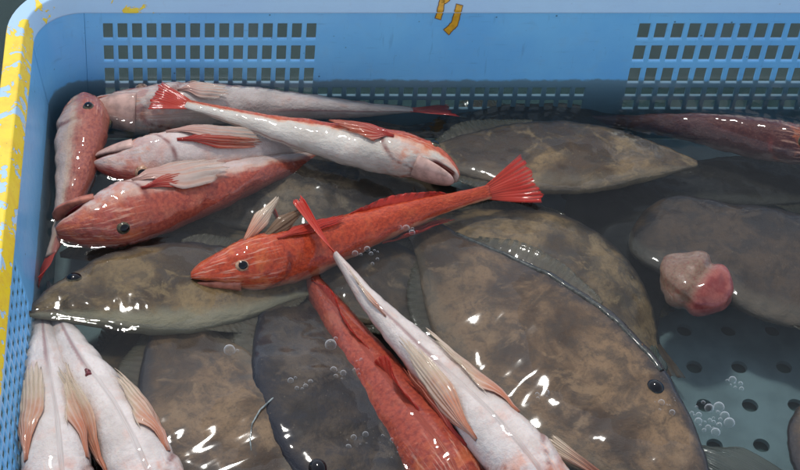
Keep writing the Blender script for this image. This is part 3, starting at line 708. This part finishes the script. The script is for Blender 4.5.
# --- spine of the largest filefish, its lips; the pink gut of the umber one
def tube(name, pts, r0, r1, mat, parent, n=10):
    V, Fc = [], []
    for i, p in enumerate(pts):
        a, b = pts[max(0, i - 1)], pts[min(len(pts) - 1, i + 1)]; T = (b - a).normalized()
        X = T.cross(Vector((0.3, 0.1, 1))).normalized(); Y = T.cross(X); r = lerp(r0, r1, i / (len(pts) - 1))
        for k in range(n): V.append(p + (X * math.cos(2 * math.pi * k / n) + Y * math.sin(2 * math.pi * k / n)) * r)
    for i in range(len(pts) - 1):
        for k in range(n): a, b = i * n + k, i * n + (k + 1) % n; Fc.append((a, b, b + n, a + n))
    Fc.append(tuple(range(n))); Fc.append(tuple(range((len(pts) - 1) * n, len(pts) * n)))
    return mesh(name, V, Fc, mat, parent)
sg4 = f4.camside(.5); rq = [lerp(.29, .86, i / 40) for i in range(41)]
rpts = [f4.surf(q, math.radians(24) * sg4, -0.0006 + 0.0006 * noise.noise(Vector((q * 40, 0, 0)))) for q in rq]
rd = tube('dorsal_ridge', rpts, .0027, .0022, M_RIDGE, f4.root); rd['label'] = 'wet glinting edge of the back'
sp = tube('dorsal_spine', [P(646, 384, -.004), P(645, 370, .002), P(643, 356, .006), P(642, 344, .008)], .0024, .0008, M_SPINE, f4.root)
f4.leaf('spine_membrane', (655, 384, -.008), (652, 345, .004), .030, F_TEAL, (.3, -.6, .6), .002, 3, parent=sp)

def gut_mat():
    k = N('gut'); o = k.obj(); tp = k.attr('pink'); n = k.noise(o, 70, 5); n2 = k.noise(o, 260, 4)
    f = k.ss(k.math('ADD', tp, k.math('MULTIPLY', k.math('SUBTRACT', n, 0.5), 0.5)), 0.15, 0.95)
    c = k.mix(f, k.mix(k.ss(n2, 0.4, 0.7), (.20, .125, .085), (.14, .08, .055)), k.mix(k.ss(n, 0.4, 0.65), (.31, .09, .07), (.2, .04, .035)))
    c = k.mix(k.ss(k.vor(o, 190, 'DISTANCE_TO_EDGE'), 0.0, 0.06, 0.4, 0), c, (.2, .03, .03))
    return k.done(k.bsdf(c, 0.3, k.bump(n2, 0.12, 0.002, k.bump(n, 0.2, 0.003)), Subsurface_Weight=0.2, Subsurface_Radius=(0.008, 0.003, 0.002), **wet()))
def gut_mesh():
    V, Fc, pk = [], [], []; nu, nv = 56, 36; c = P(696, 283, -.001)
    for i in range(nv + 1):
        a = math.pi * i / nv
        for j in range(nu):
            b = 2 * math.pi * j / nu
            d = Vector((math.sin(a) * math.cos(b), math.sin(a) * math.sin(b), math.cos(a)))
            u = d.x * 0.8 - d.y * 0.6                                   # across the two lobes
            cre = math.exp(-((u - 0.12) / 0.16) ** 2) * (0.5 + 0.5 * max(0, d.y + d.z * .6))
            k = 1 + 0.14 * noise.noise(d * 1.5 + Vector((3, 0, 0))) + 0.03 * noise.noise(d * 4 + Vector((8, 4, 0))) - 0.24 * cre
            V.append(c + Vector((d.x * .037, d.y * .036, d.z * .022)) * k); pk.append(sstep(-.1, .5, u))
    for i in range(nv):
        for j in range(nu): p, q = i * nu + j, i * nu + (j + 1) % nu; Fc.append((p, p + nu, q + nu, q))
    o = len(BV); BV.extend(V); BF.extend([tuple(x + o for x in f) for f in Fc])
    return mesh('gut', V, Fc, gut_mat(), f7.root, attrs={'pink': pk})
gut_mesh()['label'] = 'swollen tan and pink gut bulging out'
tube('fin_ray', [P(286, 392, .004), P(272, 399, .006), P(260, 410, .007), P(252, 424, .006), P(250, 440, .004), P(252, 456, .002)], .0009, .0006, M_SILVER, f3.root)

# ------------------------------------------------------------------ water
def water_mat():
    k = N('water'); o = k.obj()
    nb = k.bump(k.noise(o, 55, 3), 0.12, 0.004)
    fr = k.n('ShaderNodeFresnel'); fr.inputs['IOR'].default_value = 1.33; k.l(nb, fr.inputs['Normal'])
    tr = k.n('ShaderNodeBsdfTransparent'); tr.inputs[0].default_value = (1, 1, 1, 1)
    gl = k.n('ShaderNodeBsdfGlossy'); gl.inputs['Roughness'].default_value = 0.03; k.l(nb, gl.inputs['Normal'])
    mx = k.n('ShaderNodeMixShader'); k.l(k.math('MULTIPLY', fr.outputs[0], k.math('SUBTRACT', 1.0, k.n('ShaderNodeNewGeometry').outputs['Backfacing'])), mx.inputs[0]); k.l(tr.outputs[0], mx.inputs[1]); k.l(gl.outputs[0], mx.inputs[2])
    k.l(mx.outputs[0], k.out.inputs['Surface'])
    va = k.n('ShaderNodeVolumeAbsorption'); va.inputs['Color'].default_value = (0.34, 0.42, 0.42, 1); va.inputs['Density'].default_value = 15.0
    vs = k.n('ShaderNodeVolumeScatter'); vs.inputs['Color'].default_value = (0.8, 0.85, 0.8, 1); vs.inputs['Density'].default_value = 0.5
    v = k.n('ShaderNodeAddShader'); k.l(va.outputs[0], v.inputs[0]); k.l(vs.outputs[0], v.inputs[1])
    k.l(v.outputs[0], k.out.inputs['Volume'])
    return k.m
bvh = BVHTree.FromPolygons(BV, BF)
def axis(lo, hi, a, b, step):
    n = int((b - a) / step); inner = [lerp(a, b, i / n) for i in range(n + 1)]
    return [lo, lerp(lo, a, .6)] + inner + [lerp(b, hi, .4), hi]
gx = axis(-2.0, 2.5, XL - 0.01, 0.72, 0.0025); gy = axis(-2.0, 3.0, -0.32, YB + 0.01, 0.0025)
V, Fc = [], []
for yy in gy:
    for xx in gx:
        h = 0.0
        if gx[2] < xx < gx[-3] and gy[2] < yy < gy[-3]:
            h = 0.0007 * noise.noise(Vector((xx * 22, yy * 22, 1))) + 0.0003 * noise.noise(Vector((xx * 70, yy * 70, 2)))
            hit = bvh.find_nearest(Vector((xx, yy, 0)), 0.03)
            if hit[0] is not None:
                h += 0.0022 * math.exp(-hit[3] / 0.005)
            e = min(xx - XL, YB - yy)
            h += 0.0015 * math.exp(-abs(e) / 0.004)
        V.append((xx, yy, h))
nx, ny = len(gx), len(gy)
for j in range(ny - 1):
    for i in range(nx - 1): a = j * nx + i; Fc.append((a, a + 1, a + nx + 1, a + nx))
b0 = len(V); zb = -0.0895
V += [(gx[0], gy[0], zb), (gx[-1], gy[0], zb), (gx[-1], gy[-1], zb), (gx[0], gy[-1], zb)]
Fc.append((b0 + 3, b0 + 2, b0 + 1, b0))
Fc.append(tuple([b0, b0 + 1] + [i for i in range(nx - 1, -1, -1)]))
Fc.append(tuple([b0 + 1, b0 + 2] + [j * nx + nx - 1 for j in range(ny - 1, -1, -1)]))
Fc.append(tuple([b0 + 2, b0 + 3] + [(ny - 1) * nx + i for i in range(nx)]))
Fc.append(tuple([b0 + 3, b0] + [j * nx for j in range(ny)]))
wt = mesh('water', V, Fc, water_mat()); tag(wt, None, None, kind='structure')

# ------------------------------------------------------------------ bubbles on the water
def bubble_mat():
    k = N('bubble')
    lw = k.n('ShaderNodeLayerWeight'); lw.inputs['Blend'].default_value = 0.5
    f = k.math('ADD', k.math('MULTIPLY', k.math('POWER', lw.outputs['Facing'], 2.4), 1.0), 0.035, clamp=True)
    tr = k.n('ShaderNodeBsdfTransparent'); p = k.bsdf((0.85, 0.88, 0.9), 0.04, Specular_IOR_Level=1.0)
    mx = k.n('ShaderNodeMixShader'); k.l(f, mx.inputs[0]); k.l(tr.outputs[0], mx.inputs[1]); k.l(p.outputs[0], mx.inputs[2])
    return k.done(mx)
MB = bubble_mat()
dv, df = [(0, 0, 1)], []
for i in range(1, 8):
    for j in range(16):
        a, b = math.radians(100) * i / 7, 2 * math.pi * j / 16; dv.append((math.sin(a) * math.cos(b), math.sin(a) * math.sin(b), math.cos(a)))
for j in range(16): df.append((0, 1 + j, 1 + (j + 1) % 16))
for i in range(6):
    for j in range(16): p, q = 1 + i * 16 + j, 1 + i * 16 + (j + 1) % 16; df.append((p, p + 16, q + 16, q))
dome_me = bpy.data.meshes.new('bubble'); dome_me.from_pydata(dv, [], df); dome_me.materials.append(MB)
dome_me.polygons.foreach_set('use_smooth', [True] * len(dome_me.polygons))
rng = random.Random(5)
def top_at(u, v):
    """height of what the pixel's ray meets first: water or a fish"""
    d = ray(u, v).normalized(); hit = bvh.ray_cast(CAM, d)
    p = P(u, v, 0.001)
    if hit[0] is not None and hit[0].z > 0.001: p = hit[0]
    return p
def cluster(u, v, n, r, spread, label):
    c = top_at(u, v); root = empty('bubble_cluster', c); tag(root, label, 'bubbles', 'bubble clusters afloat among the fish')
    put = []
    for _ in range(n * 60):
        if len(put) >= n: break
        rr = r * rng.choice((.35, .5, .7, .9, 1.1, 1.3)); a = rng.uniform(0, 6.28); q = spread * math.sqrt(rng.random())
        x_, y_ = q * math.cos(a), q * math.sin(a)
        if all(math.hypot(x_ - b[0], y_ - b[1]) > (rr + b[2]) * .86 for b in put): put.append((x_, y_, rr))
    for x_, y_, rr in put:
        o = bpy.data.objects.new('bubble', dome_me); COL.objects.link(o); o.parent = root; o.location = (x_, y_, 0); o.scale = (rr, rr, rr)
for a in ((712, 418, 22, .0038, .018, 'largest cluster of clear bubbles over the bare blue floor'),
          (735, 384, 7, .0032, .008, 'small bubble cluster floating over bare floor beside the largest one'),
          (335, 343, 2, .0062, .006, 'pair of big bubbles above the dark filefish'),
          (359, 367, 7, .0036, .009, 'round bubble cluster against the sunken red gurnard'),
          (337, 374, 5, .0026, .007, 'tiny bubble cluster next to the round bubble cluster'),
          (233, 353, 2, .0050, .005, 'pair of bubbles on the brown filefish'),
          (300, 384, 7, .0022, .010, 'bubbles strewn on the dark filefish edge'),
          (367, 256, 9, .0024, .013, 'bubbles between the scarlet gurnard and narrow tail'),
          (406, 230, 4, .0034, .008, 'bubbles on the scarlet gurnard flank'),
          (664, 404, 9, .0024, .012, 'bubbles beside the black eye of the largest filefish'),
          (543, 395, 4, .0030, .007, 'bubbles on the cheek of the largest filefish'),
          (395, 445, 8, .0022, .016, 'bubbles trailing along the sunken red gurnard'),
          (356, 437, 8, .0022, .014, 'bubbles between dark filefish and sunken red gurnard')):
    cluster(*a)
